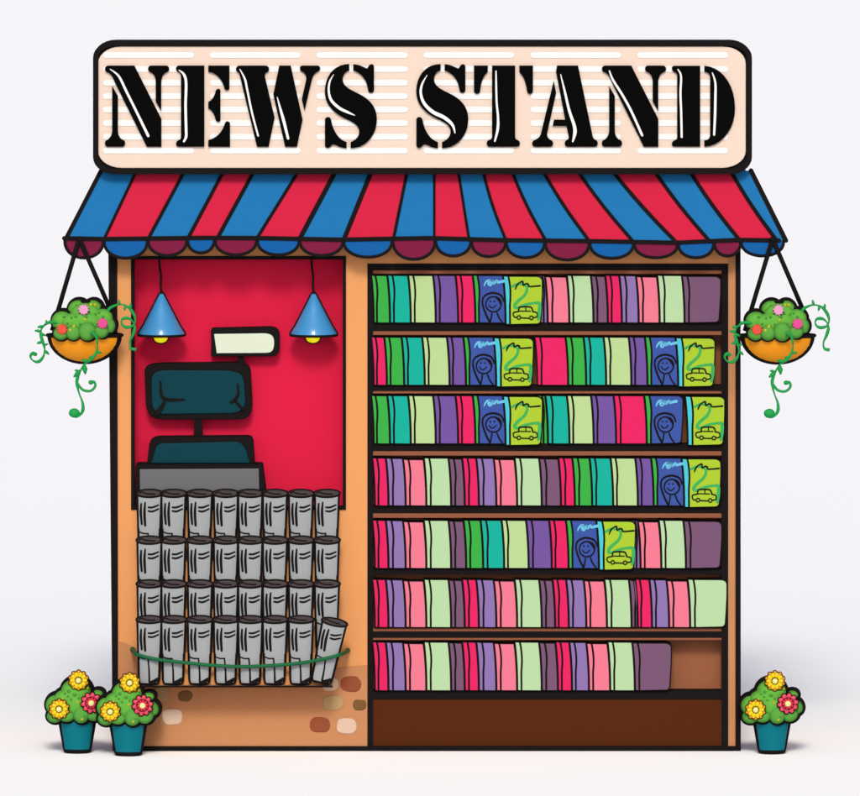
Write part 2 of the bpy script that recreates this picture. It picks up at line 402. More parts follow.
LET = [
 (NN, K, 95, 55, [NIN]),
 (['M 70 80 L 260 80 L 260 695 L 70 695 C 38 695 38 655 65 645 C 80 640 83 630 83 615 L 83 165 C 83 145 78 135 65 130 C 38 120 38 80 70 80 Z',
   'M 290 80 L 450 80 L 450 250 C 450 272 415 272 412 250 C 395 180 350 135 290 128 Z',
   'M 290 355 C 325 340 340 300 346 272 C 352 250 382 250 382 272 L 382 492 C 382 512 352 512 346 490 C 340 460 325 420 290 405 Z',
   'M 290 645 C 360 630 400 570 415 520 C 420 495 455 497 455 525 L 455 695 L 290 695 Z'], K, 170, 55,
  [([(68, 114), (106, 148), (122, 215), (118, 380), (122, 560), (122, 618), (105, 655)], [6, 18, 20, 20, 20, 20, 14])]),
 (['M 75 80 L 265 80 C 300 80 305 118 282 130 C 265 138 262 150 265 165 L 338 475 L 292 695 L 205 695 L 80 180 C 75 150 70 138 60 130 C 35 118 42 80 75 80 Z',
   'M 373 80 L 460 80 L 550 490 L 507 695 L 418 695 L 328 298 Z',
   'M 550 80 L 660 80 C 688 80 690 115 668 125 C 635 140 625 165 618 195 L 565 420 L 544 335 L 578 180 C 578 150 565 135 545 125 C 522 112 525 80 550 80 Z'], K, 230, 55,
  [([(75, 108), (112, 180), (130, 260), (165, 430), (213, 612)], [6, 15, 15, 15, 13]), ([(358, 320), (385, 420), (410, 510), (440, 632)], [6, 18, 22, 18])]),
 (SS, K, 310, 55, [([(180, 147), (150, 200), (142, 270), (160, 340), (220, 400), (290, 435), (340, 457)], [4, 13, 16, 20, 22, 18, 4])]),
 (SS, K, 401.4, 55, [([(195, 152), (157, 220), (147, 290), (172, 365), (237, 430), (327, 475), (387, 530), (406, 590)], [4, 15, 19, 23, 27, 27, 21, 8])]),
 (['M 68 80 L 173 80 L 173 128 C 130 165 120 220 115 270 C 112 302 70 302 68 272 Z',
   'M 205 80 L 380 80 L 380 615 C 380 632 385 640 400 645 C 425 655 422 695 390 695 L 192 695 C 160 695 155 655 182 645 C 198 640 205 632 205 615 Z',
   'M 412 80 L 515 80 L 515 270 C 513 302 472 302 470 272 C 462 215 450 165 412 130 Z'], K, 465, 55,
  [([(235, 122), (236, 220), (240, 360), (250, 470), (248, 560), (226, 652)], [10, 14, 15, 17, 20, 13])]),
 (['M 218 195 L 236 285 L 168 590 C 165 615 175 635 197 645 C 225 658 215 695 188 695 L 82 695 C 48 695 45 658 72 645 C 105 632 118 610 122 590 Z',
   'M 243 80 L 402 80 L 512 610 C 516 628 522 637 535 643 C 562 657 555 695 525 695 L 327 695 C 295 695 292 655 320 643 C 335 635 332 620 328 600 L 315 538 L 210 538 L 220 490 L 305 490 L 235 125 Z'], K, 525, 55,
  [([(270, 147), (300, 270), (335, 420), (372, 530), (378, 590), (362, 655)], [6, 16, 20, 24, 26, 12])]),
 (NN, K, 592, 55, [([(132, 120), (160, 190), (235, 310), (300, 430), (380, 608)], [10, 16, 18, 18, 18])]),
 (['M 455 62 L 603 62 L 603 525 L 455 525 C 435 525 437 497 455 490 C 468 486 471 480 471 470 L 471 118 C 471 108 468 102 455 98 C 437 90 435 62 455 62 Z',
   'M 627 62 C 720 65 803 160 803 305 C 803 430 720 525 627 525 L 627 490 C 650 488 660 478 660 455 L 660 130 C 660 110 650 98 627 96 Z'], 5.733, 595, 55,
  [([(475, 82), (493, 120), (490, 220), (494, 330), (497, 470)], [6, 11, 12, 12, 12]), ([(673, 102), (690, 160), (690, 250), (688, 350), (683, 457)], [6, 12, 14, 14, 12])]),
]
for paths, k, ox, oy, inl in LET:
    b = MB()
    for s_ in paths: b.prism(svg(s_, k, ox, oy), SY-.012, .014, BLK)
    for pts, ws in inl: b.stroke(cp(pts, k, ox, oy), [q/k for q in ws], SY-.0145, .004, WHT)
    b.build('letter', sg)
# ------------------------------------------------------------------ books
CN = {'g': ('green', '3DB54A'), 't': ('teal', '18B7A3'), 'p': ('pale green', 'BFDE9C'), 'u': ('purple', '7658A5'), 'm': ('magenta', 'EC2869'),
      'b': ('blue', '3F5AAB'), 'l': ('lime', 'B0D236'), 'c': ('cyan', '4FD0E0'), 's': ('salmon pink', 'F48098'), 'i': ('mint', 'BDE0AE'),
      'v': ('lilac', '9279B8'), 'k': ('plum', '7D5A7A')}
BM = {k: mat('cover_'+n.replace(' ', '_'), h, .75, spec=.05) for k, (n, h) in CN.items()}
GPATH = mat('print_green', '35B558', .55); SKYB = mat('print_sky_blue', '6CC8F2', .55)
A_ = [('m', 374.6, 378.5, 388.3), ('v', 388.3, 393, 405.5), ('s', 405.5, 410, 426.2), ('i', 426.2, 430.8, 451), ('k', 451, 455.3, 464.6),
      ('m', 464.6, 469, 478.7), ('v', 478.7, 483.5, 496.2), ('s', 496.2, 500.8, 517), ('i', 517, 521.5, 541.6)]
B_ = [('g', 373.5, 377, 389.8), ('t', 389.8, 394, 410.6), ('p', 410.6, 414.8, 435.6), ('u', 435.6, 439.8, 458), ('m', 458, 462, 475.2),
      ('b', 475.2, 479, 505.4), ('l', 505.4, 510, 543)]
BOOKS = [
 B_ + [('v', 540, 543.8, 547.5), ('s', 547.5, 552.4, 569.2), ('i', 569.2, 573.4, 593.3), ('k', 593.3, 597.5, 607.7), ('m', 607.7, 611.7, 621.7), ('v', 621.7, 626.3, 638.5),
       ('s', 638.5, 643, 659.5), ('i', 659.5, 664.4, 684.4), ('k', 684.4, 689, 721.4, 'e')],
 [('m', 373.5, 377, 386.7), ('g', 386.7, 390.6, 404), ('t', 404, 408, 424.6), ('p', 424.6, 428.7, 449.4), ('u', 449.4, 453, 465.8), ('b', 465.8, 469.5, 496),
  ('l', 496, 501, 534), ('m', 537, 541.6, 568), ('g', 568, 572.5, 586), ('t', 586, 590.4, 606), ('p', 606, 610.3, 631.2), ('u', 631.2, 635.2, 647.3),
  ('b', 647.3, 651.3, 678), ('l', 678, 683.2, 715.6)],
 B_ + [('g', 540, 543.6, 547.8), ('t', 547.8, 552.5, 569.3), ('p', 569.3, 573.3, 593.5), ('u', 593.5, 597.5, 616), ('m', 616, 620.7, 646.6), ('b', 646.6, 651, 683.6, 'e'),
       ('l', 687.4, 692.6, 725.4)],
 A_ + [('k', 541.6, 546.3, 560.8), ('m', 560.8, 565.3, 574.7), ('g', 574.7, 579.2, 592), ('t', 592, 596.3, 613), ('p', 613, 617, 637.7), ('u', 637.7, 641.7, 653.5),
       ('b', 653.5, 657.4, 684), ('l', 684, 689, 721.5)],
 A_[:4] + [('k', 451, 455.3, 466), ('g', 466, 470.3, 483), ('t', 483, 487.6, 504), ('p', 504, 508, 528.5), ('u', 528.5, 533, 551.6), ('m', 551.6, 555.5, 568.4),
       ('b', 568.4, 572.5, 598.8), ('l', 598.8, 603.8, 636), ('v', 633, 636.6, 640.4), ('s', 640.4, 644.8, 661.2), ('i', 661.2, 665.6, 685.8), ('k', 685.8, 690.5, 722.4, 'e')],
 A_ + [('k', 541.6, 546, 555), ('m', 555, 558.8, 568.6), ('v', 568.6, 573, 586.2), ('s', 586.2, 590.4, 606.8), ('i', 606.8, 611.5, 631.4), ('k', 631.4, 635.2, 637.6),
       ('m', 637.6, 641.2, 651.8), ('v', 651.8, 656, 669), ('s', 669, 673.4, 690), ('i', 690, 695, 727.6, 'e')],
 A_ + [('k', 541.6, 546.3, 557.8), ('m', 557.8, 561.9, 571.8), ('v', 571.8, 575.9, 588.8), ('s', 588.8, 593.2, 610), ('i', 610, 614.3, 634.7), ('k', 634.7, 639.4, 672, 'e')],
]
ROWN = ['top', 'second', 'third', 'fourth', 'fifth', 'sixth', 'lowest']
BKY = -.012
def ledge(t): return -2.6*(1-t)**2.2
def lline(t): return -1.5*(1-t)**2 + 1.1*math.sin(math.pi*min(1, t*1.6))*(1 if t < .625 else 0)
PORTRAIT = [([(92, 352), (66, 300), (46, 235), (56, 192), (100, 171), (145, 178), (166, 195), (176, 222)], [9, 9, 8, 8, 9, 9, 8, 7]),
            ([(103, 296), (100, 322), (93, 350)], 7), ([(135, 293), (148, 325), (168, 352)], 7),
            ([(122, 196), (142, 206), (156, 226), (160, 245)], [5, 13, 13, 5]),
            ([(86, 246), (96, 259), (108, 262), (120, 256), (129, 245)], 5), ([(94, 221), (95, 223)], 7), ([(119, 221), (120, 223)], 7)]
FACE = [(113+47*math.cos(2*math.pi*i/20), 240+47*math.sin(2*math.pi*i/20)) for i in range(21)]
TITLE = [([(56, 126), (64, 108), (76, 96), (90, 94)], [5, 8, 10, 12]), ([(90, 96), (86, 110), (92, 122), (102, 112), (110, 96)], [12, 16, 14, 10, 8]),
         ([(108, 96), (114, 110), (124, 104), (134, 94), (142, 106), (158, 102), (180, 98)], [8, 14, 12, 9, 12, 12, 14])]
SCRIB = [([(247, 148), (258, 122), (276, 106), (292, 101), (296, 124), (312, 114), (326, 118), (332, 131), (365, 130), (398, 127)], [5, 8, 6, 8, 7, 7, 8, 7, 7, 8])]
GREENP = ([(229, 131), (262, 116), (300, 120), (319, 140), (306, 182), (262, 222), (242, 250), (258, 262), (310, 242), (370, 232), (394, 238), (394, 290), (388, 332)], [12, 11, 11, 12, 13, 14, 14, 12, 11, 12, 15, 16, 13])
CAR = [([(257, 321), (239, 316), (236, 292), (268, 284)], 6), ([(268, 284), (269, 264), (284, 256), (338, 257), (350, 270), (355, 286)], 7),
       ([(355, 286), (378, 292), (380, 316), (358, 322)], 6), ([(284, 324), (330, 326)], 6), ([(276, 282), (340, 283)], 5), ([(311, 258), (312, 282)], 5)]
WHEELS = [[(269+11*math.cos(2*math.pi*i/14), 321+11*math.sin(2*math.pi*i/14)) for i in range(15)], [(345+11*math.cos(2*math.pi*i/14), 323+11*math.sin(2*math.pi*i/14)) for i in range(15)]]
def nm(e): return {'b': 'blue portrait', 'l': 'lime car'}.get(e[0], CN[e[0]][0])
row_labels = []
for ri, row in enumerate(BOOKS):
    labs = []
    for i, e in enumerate(row):
        wd = e[3]-e[1]; size = 'wide ' if wd > 24 and e[0] not in 'bl' else 'thin ' if wd < 9 else ''
        base = {'b': 'blue magazine with a smiling face on its cover', 'l': 'lime magazine with a car drawn on its cover'}.get(e[0], size + CN[e[0]][0] + ' magazine')
        Lf = nm(row[i-1]) if i else None; Rg = nm(row[i+1]) if i+1 < len(row) else None
        if e[0] in 'bl':
            lab = base + ' on the ' + ROWN[ri] + ' shelf'
        elif Lf is None: lab = base + ' at the left end of the ' + ROWN[ri] + ' shelf'
        elif Rg is None: lab = base + ' at the right end of the ' + ROWN[ri] + ' shelf'
        else: lab = base + ' between ' + Lf + ' and ' + Rg + ' on the ' + ROWN[ri] + ' shelf'
        labs.append(lab)
    fin = []
    for i, l in enumerate(labs):
        same = [j for j, q in enumerate(labs) if q == l]
        if len(same) == 2: l = ('left ' if same[0] == i else 'right ') + l
        elif len(same) == 3: l = ('left ', 'middle ', 'right ')[same.index(i)] + l
        fin.append(l)
    row_labels.append(fin)
for ri, row in enumerate(BOOKS):
    yt, yb = ROWS[ri]
    for i, e in enumerate(row):
        c, xl, xm, xr = e[:4]; rounded = len(e) > 4 or c == 'l'
        bsc = xl
        y0 = yt + (1.5 if c == 's' else .9 if c == 'k' else .3 if c == 'v' else 0); y1 = yb
        if c == 'l': y0 += .8; y1 += 1.6
        hidden = rounded is False and i+1 < len(row) and False
        behind = (xm - xl) < 4.5 and xr - xm < 5 and c in 'vgk' and i > 0 and row[i-1][0] in 'l'
        Yf = BKY + (.014 if behind else 0) + (-.003 if rounded else 0)
        n = 10; ts = [q/n for q in range(n+1)]
        hh = y1 - y0
        left = [(xl + ledge(t), y0 + hh*t) for t in ts]; mid = [(xm + lline(t), y0 + hh*t + .3) for t in ts]
        right = [(xr + ledge(t), y0 + hh*t + .4) for t in ts]
        if rounded:
            r_ = 5.5
            right = [(xr - r_ + r_*math.sin(a), y0 + .3 + r_*.75*(1-math.cos(a))) for a in [R(15*q) for q in range(7)]] + \
                    [(xr, y0 + hh*.35), (xr - .6, y0 + hh*.6)] + [(xr - 1.6 - 3.5*(1-math.cos(a)), y1 - 3.5 + 3.5*math.sin(a)) for a in [R(18*q) for q in range(6)]]
        o = empty('magazine', P((xl+xr)/2, y1+.6, Yf), row_labels[ri][i], 'magazine', 'magazines on the bookshelves')
        dep_ = .085
        spm = {'b': BM['g'], 'l': BM['c']}.get(c, BM[c])
        ls, rs = [(p[0]+.9, p[1]) for p in left], [(p[0]-.9, p[1]) for p in mid]
        b = MB(); sp = left + mid[::-1]
        b.prism(left + mid[::-1], Yf, dep_, INK)
        b.prism(offset(ls + rs[::-1], -.55) if False else [(p[0]+.4, p[1]+(.7 if q == 0 else -.6 if q == n else 0)) for q, p in enumerate(ls)] + [(p[0]-.1, p[1]+(.7 if q == 0 else -.6 if q == n else 0)) for q, p in reversed(list(enumerate(rs)))],
                Yf-.0018, .004, spm)
        b.build('spine', o)
        b = MB(); b.prism(mid + right[::-1], Yf-.0004, dep_, INK)
        ms = [(p[0]+1.0, p[1]+(.7 if q == 0 else -.6 if q == n else 0)) for q, p in enumerate(mid)]
        if rounded: rr = [(p[0]-1.3, y0+hh/2 + (p[1]-y0-hh/2)*.965) for p in right]
        else: rr = [(p[0]-1.0, p[1]+(.7 if q == 0 else -.6 if q == n else 0)) for q, p in enumerate(right)]
        b.prism(ms + rr[::-1], Yf-.0024, .004, BM[c])
        fx = lambda pts: [(p[0]/6.125 + 475 + xm - 479, p[1]/6.123 + 265 + yt - 275) for p in pts]
        fl = lambda pts: [(p[0]/6.125 + 475 + xm - 510, p[1]/6.123 + 265 + yt - 275) for p in pts]
        k6 = lambda w_: [q/4.6 for q in w_] if isinstance(w_, list) else w_/4.6
        if c == 'b':
            for pts, w_ in TITLE: b.stroke(fx(pts), k6(w_), Yf-.0036, .003, SKYB)
            for pts, w_ in PORTRAIT: b.stroke(fx(pts), k6(w_), Yf-.0042, .003, INK)
            b.stroke(fx(FACE), 1.4, Yf-.0046, .003, INK, sm=False)
        if c == 'l':
            b.stroke(fl(GREENP[0]), k6(GREENP[1]), Yf-.0036, .003, GPATH)
            for pts, w_ in SCRIB + CAR: b.stroke(fl(pts), k6(w_), Yf-.0044, .003, INK)
            for pts in WHEELS: b.stroke(fl(pts), 1.15, Yf-.0050, .003, INK, sm=False)
        b.build('cover', o)
# ------------------------------------------------------------------ rolled newspapers
NEWS = mat('newsprint_grey', 'A9AEB1', .7, bump=.1, bscale=80); CAPM = mat('roll_end_brown', '524849', .7)
RXT, RXB, RY, HP = 13.2, 11.0, .0205, 66.0
SLOPE = 3.3
def roll_proto(name):
    root = empty(name, (0, 0, 0), 'grey rolled newspaper', 'newspaper', 'rolled newspapers stacked in rows')
    NS = 96; rings = [(0, .66, 0), (.9, .82, 0), (2.6, .93, 0), (5.5, 1, 0), (14, 1, 0), (23, 1, 0), (32, 1, 0), (41, 1, 0), (50, 1, 0), (58, 1, 0), (HP, 1, 1)]
    b = MB(L); vs = []
    for (h, k, _) in rings:
        t = h/HP; rx = (RXB + (RXT-RXB)*t)*k
        sh = -.6*(1-t)
        for q in range(NS):
            a = 2*math.pi*q/NS
            zz = h*S + (math.sin(a)*SLOPE*S if h == HP else 0)
            vs.append(((rx*math.cos(a)+sh)*S, RY*k*math.sin(a), zz))
    for i in range(len(rings)-1):
        for q in range(NS):
            a = 2*math.pi*(q+.5)/NS
            ink = abs(math.cos(a)) > .755 + .010*i or i < 2
            b.add([vs[i*NS+q], vs[i*NS+(q+1) % NS], vs[(i+1)*NS+(q+1) % NS], vs[(i+1)*NS+q]], [[0, 1, 2, 3]], INK if ink else NEWS, False)
    b.add(vs[:NS], [list(reversed(range(NS)))], INK)
    def sy(px, py):            # front surface of the roll; py down from the top centre
        t = max(0, min(1, (HP - py)/HP)); rx = RXB + (RXT-RXB)*t; u = max(-.98, min(.98, (px + .6*(1-t))/rx))
        return -RY*math.sqrt(1-u*u) - .0012
    class M2(MB): pass
    b.mp = lambda px, py, Y: Vector((px*S, Y, (HP-py)*S))
    for pts, w_ in (([(-8.2, 9.6), (-8.6, 18.5), (-7.6, 29.4)], [1.3, 1.8, 1.5]), ([(-4.2, 8.3), (-4.9, 18.5), (-4.2, 30.7)], [1.2, 1.9, 1.7]),
                    ([(-.9, 13.0), (3.2, 13.0), (9, 10.9)], [1.3, 1.4, 1.1]), ([(-.9, 16.6), (3.2, 17), (9, 14.7)], [1.3, 1.4, 1.1]),
                    ([(-9.6, 37.4), (-6, 38.6), (-1.4, 38.6)], 1.0), ([(-1.4, 38.6), (-.4, 50), (-.1, 62)], [1.1, 1.2, 1.5]), ([(.2, 62.8), (4, 62.4), (8.0, 59.5)], [1.6, 3.2, 2.2])):
        b.stroke(pts, [q*1.4 for q in (w_ if isinstance(w_, list) else [w_])], sy, .004, INK)
    b.build('rolled_sheet', root)
    b = MB(L)
    top = [Vector((RXT*.99*S*math.cos(2*math.pi*q/NS), RY*.99*math.sin(2*math.pi*q/NS), HP*S + math.sin(2*math.pi*q/NS)*SLOPE*S + .001)) for q in range(NS)]
    b.add(top, [list(range(NS))], CAPM); 
    b.tube(top + [top[0], top[1]], .0042, INK, 6, False)
    sp = [Vector((u*RXT*S, v*RY, HP*S + v*SLOPE*S + .003)) for u, v in smooth([(-.8, -.1), (-.6, .25), (-.3, -.15), (.1, -.3), (.45, -.3)], 5)]
    b.tube(sp, .0028, INK, 6)
    b.build('rolled_end', root)
    return root
tops = [149.6, 173.6, 200, 226, 250.4, 275, 301, 327]
proto = roll_proto('rolled_newspaper')
first = True
RW = ['top', 'second', 'third', 'front']
for r_, (Yc, foot) in enumerate(TIER):
    for i, px in enumerate(tops):
        if first: o = proto; first = False
        else: o = copy_tree(proto)
        o.location = P(px, foot, Yc)
        if r_ < 3:
            o.location = P(px, (493.7, 540.4, 584.2)[r_] + HP, Yc)
            o.location.z = z(foot, Yc)
            # cut the visible height to the photograph's by standing on the step
            sc = (z((493.7, 540.4, 584.2)[r_], Yc) - z(foot, Yc))/(HP*S); o.scale = (1, 1, sc)
        else:
            o.location.z = z(foot, Yc); o.scale = (1, 1, (z(619.8, Yc)-z(foot, Yc))/(HP*S))
            if i == 7:
                o.location = P(321.5, foot-1.5, Yc-.012); o.rotation_euler = (0, R(12), 0); o.scale = (1, 1, .95)
        o.location.y += (i % 2)*.0015
        o['label'] = ('grey rolled newspaper leaning to the right at the right end of the front row' if (r_ == 3 and i == 7) else
                      'grey rolled newspaper, %s from the left in the %s row of rolls' % (ORD[i], RW[r_]))
# green cord holding the rolls
GCORD = mat('green_cord', '0A6B3D', .6)
b = MB(); cpts = smooth([(132.8, 649.5, -.012), (134.8, 652, -.12), (138, 655, -.192), (158, 659.6, -.209), (184, 662.6, -.211), (215, 665.6, -.211), (246, 666.6, -.211), (280, 665, -.211), (304, 662.6, -.211),
                   (326, 658.5, -.222), (340, 654.8, -.209), (345, 652.4, -.12), (347.6, 650.6, -.012)], 6)
b.tube([P(*q) for q in cpts], 1.9*S, GCORD, 8)
b.lobe(P(132.6, 649.3, -.012), .010, .013, .010, GCORD); b.lobe(P(347.8, 650.4, -.012), .010, .013, .010, GCORD)
tag(b.build('cord', None, P(240, 655, -.1)), 'dark green cord strung across the front row of rolled newspapers', 'cord')
# ------------------------------------------------------------------ pendant lamps
SHADE = mat('lamp_blue', '479CDA', .4, coat=.5, spec=.1); BULB = mat('bulb_yellow', 'F4E614', .3, coat=.3)
LY = .03
_b = BULB.node_tree.nodes['Principled BSDF']; _b.inputs['Emission Color'].default_value = lin('F4E614') + [1]; _b.inputs['Emission Strength'].default_value = .3
lp = empty('pendant_lamp', P(160.5, 257.5, LY), 'blue cone pendant lamp hanging in the left corner of the red booth', 'lamp', 'pendant lamps in the red booth')
b = MB(); b.tube([P(*q, LY) for q in smooth([(159.3, 256), (159.6, 266), (161.0, 276), (160.8, 284), (161.4, 294)], 4)], 1.2*S, INK); b.build('cable', lp)
a0 = P(161.6, 293, LY); rz = P(161.6, 335, LY); H = a0.z-rz.z; RR = 23.2*S
b = MB(); prof = [(RR*.94, .004), (RR, 0.0), (RR, .008), (RR*.8, H*.22), (RR*.42, H*.62), (RR*.10, H*.97), (.004, H)]
b.lathe(rz, prof[1:], SHADE, 40)
for sx in (-1, 1): b.tube([rz + Vector((sx*r, 0, q)) for r, q in prof[1:]], 1.35*S, INK)
rim = [rz + Vector((RR*math.cos(2*math.pi*q/36), RR*math.sin(2*math.pi*q/36), 0)) for q in range(38)]
b.tube(rim, 1.4*S, INK, 6, False); b.lobe(a0, .008, .008, .01, INK)
b.build('lamp_shade', lp)
b = MB(); bc_ = P(160.8, 338, LY); b.lobe(bc_, 7*S, 7*S, 5.0*S, BULB); 
b.tube([bc_ + Vector((7.3*S*math.cos(t), -.012*0-.0, 5.3*S*math.sin(t))) for t in [R(180+12*q) for q in range(16)]], .8*S, INK)
b.build('bulb', lp)
l2 = copy_tree(lp); l2.location = P(160.5+152.2, 257.5, LY); l2['label'] = 'blue cone pendant lamp hanging at the right side of the red booth'
# ------------------------------------------------------------------ cash register
TEAL = mat('register_teal', '003F4B', .5, spec=.05); GRY = mat('register_grey', '6E6F73', .5, spec=.1); SCR = mat('display_pale_green', 'E3EFD8', .35, coat=.2)
cr = empty('cash_register', P(200, 508, .12), 'dark teal cash register with pale customer display standing in the red booth', 'cash register')
q4 = lambda pts: cp(pts, 3.0625, 120, 240)
body = lambda s_: svg(s_, 3.0625, 120, 240)
b = MB()
b.prism(body('M 48 692 C 50 686 60 686 70 687 L 425 687 C 437 686 438 690 438 700 L 447 770 L 449 822 L 46 822 Z'), .002, .14, INK, bev=1.0)
b.prism(body('M 60 702 L 425 700 L 428 822 L 62 822 Z'), -.004, .02, GRY, bev=.8)
b.build('cash_drawer', cr)
b = MB()
b.prism(body('M 88 640 C 88 612 100 604 130 604 L 380 602 C 402 602 405 605 408 620 L 412 686 L 82 686 Z'), .03, .11, INK, bev=1.0)
b.prism(body('M 106 650 C 108 630 118 624 135 623 L 350 618 C 372 618 382 632 388 650 L 398 684 L 96 684 Z'), .024, .02, TEAL, bev=.8)
b.build('base', cr)
b = MB(); b.prism(body('M 228 510 C 232 498 244 500 247 510 L 254 606 L 226 606 Z'), .06, .03, INK, bev=.8); b.build('stand', cr)
b = MB()
b.prism(body('M 75 400 C 78 382 100 380 130 378 L 350 376 C 395 378 400 392 400 410 L 405 500 C 404 535 396 550 360 550 L 130 550 C 95 550 82 530 79 500 Z'), .055, .08, INK, bev=1.2)
b.prism(body('M 96 440 C 96 405 108 400 150 399 L 320 400 C 370 402 380 412 381 450 L 384 495 C 380 525 360 530 330 531 L 130 533 C 100 530 97 510 97 480 Z'), .048, .02, TEAL, bev=.8)
for pts, ws in (([(124, 434), (126, 470), (136, 486), (160, 490), (196, 489)], [6, 9, 11, 10, 6]), ([(136, 497), (126, 515), (114, 530)], [9, 14, 16]),
                ([(360, 442), (362, 470), (352, 490), (340, 497)], [5, 8, 11, 9]), ([(352, 492), (366, 508), (378, 520)], [7, 9, 9])):
    b.stroke(q4(pts), [w_/3.0625 for w_ in ws], .0445, .006, INK)
b.build('monitor', cr)
b = MB(); b.prism(body('M 362 350 L 378 350 L 384 385 L 358 385 Z'), .075, .02, INK); b.build('display_pole', cr)
b = MB()
b.prism(body('M 278 278 C 280 268 290 270 300 270 L 460 266 C 488 268 490 285 489 310 C 490 345 485 357 460 357 L 282 357 C 276 355 278 340 280 320 Z'), .06, .06, INK, bev=1.2)
b.prism(body('M 288 288 L 440 286 C 470 286 473 300 472 320 C 470 345 460 346 440 346 L 296 347 Z'), .053, .02, SCR, bev=.6)
b.build('customer_display', cr)
# ------------------------------------------------------------------ plants
GRN = mat('leaf_green', '6ABD45', .7, spec=.08, bump=.12, bscale=45, var=.03); GR2 = mat('leaf_mid_green', '5FAE45', .7, spec=.08, bump=.12, bscale=45, var=.03); GR3 = mat('leaf_dark_green', '4B9A3C', .6)
YEL = mat('bud_yellow', 'D8C52E', .6); VIN = mat('vine_green', '10A64B', .55)
class Bush:
    def over(s, px, py, rr):
        v = [s.front(px + a*rr, py + c*rr) for a, c in ((0, 0), (1, 0), (-1, 0), (0, 1), (0, -1), (.7, .7), (-.7, .7), (.7, -.7), (-.7, -.7), (.5, 0), (-.5, 0), (0, .5), (0, -.5))]
        v = [q for q in v if q is not None]
        return min(v)
    def __init__(s, k, ox, oy, lobes, inkw, inkoff):
        s.L = []
        for (cx, cy, rx, ry, Yc, dp, m) in lobes:
            s.L.append((cx/k+ox, cy/k+oy, rx/k, ry/k, Yc, dp, m))
        s.iw, s.io = inkw, inkoff
    def mesh(s, b):
        for i, (cx, cy, rx, ry, Yc, dp, m) in enumerate(s.L):
            b.lobe(P(cx, cy, Yc), rx*S, dp, ry*S, m, 3.2, 28, 16)
            b.lobe(P(cx+s.io[0], cy+s.io[1], Yc+dp*.45+.0011*i), (rx+s.iw)*S, dp*.8, (ry+s.iw)*S, INK, 7, 26, 12)
    def front(s, px, py):
        best = 9
        for (cx, cy, rx, ry, Yc, dp, m) in s.L:
            r = math.hypot((px-cx)/rx, (py-cy)/ry)
            if r < 1: best = min(best, Yc - dp*(1-r**3.2)**(1/3.2))
        return best if best < 8 else None
def petal_flower(parent, px, py, Y, n, r_out, mats, ink_w, ctr, name='flower'):
    b = MB(); c = P(px, py, Y)
    for layer, (m, rr, ln, wd, off, yo) in enumerate(mats):
        for i in range(n):
            a = 2*math.pi*i/n + off
            for mm, g_, yy in ((m, 0, yo), (INK, ink_w, yo+.0035)):
                if mm is INK and not ink_w: continue
                cx, cz = math.cos(a), math.sin(a); l2, w2 = (ln+g_)*S, (wd+g_)*S
                vs = []; N = 10; K_ = 6; fs = []
                for k in range(K_+1):
                    ph = -math.pi/2 + math.pi*k/K_
                    for q in range(N):
                        h = 2*math.pi*q/N; u = l2*math.cos(ph)*math.cos(h); v = w2*math.cos(ph)*math.sin(h); d = .0048*math.sin(ph)
                        vs.append(c + Vector(((rr*S+u)*cx - v*cz, yy + d, (rr*S+u)*cz + v*cx)))
                for k in range(K_):
                    for q in range(N): fs.append([k*N+q, k*N+(q+1) % N, (k+1)*N+(q+1) % N, (k+1)*N+q])
                b.add(vs, fs, mm, True)
    if ink_w: b.lobe(c + Vector((0, .007, 0)), r_out*.72*S, .006, r_out*.72*S, mats[0][0], 4)
    b.tube([c + Vector((0, .004, 0)), c + Vector((0, .05, -.01))], .004, GR3)
    f = b.build(name, parent)
    b = MB(); b.lobe(c + Vector((0, -.009, 0)), ctr[0]*S, .007, ctr[0]*S, ctr[1], 2.4, 18, 10); b.build('flower_centre', f)
    return f
YP = mat('petal_yellow', 'FFDC16', .5); YO = mat('petal_orange', 'F7A21B', .5); RP = mat('petal_coral', 'F0506A', .5); RD = mat('petal_red', 'E8284C', .5); CEN = mat('flower_centre_cream', 'FBF3A0', .5)
TPOT = mat('pot_teal', '007C8E', .45, spec=.08)
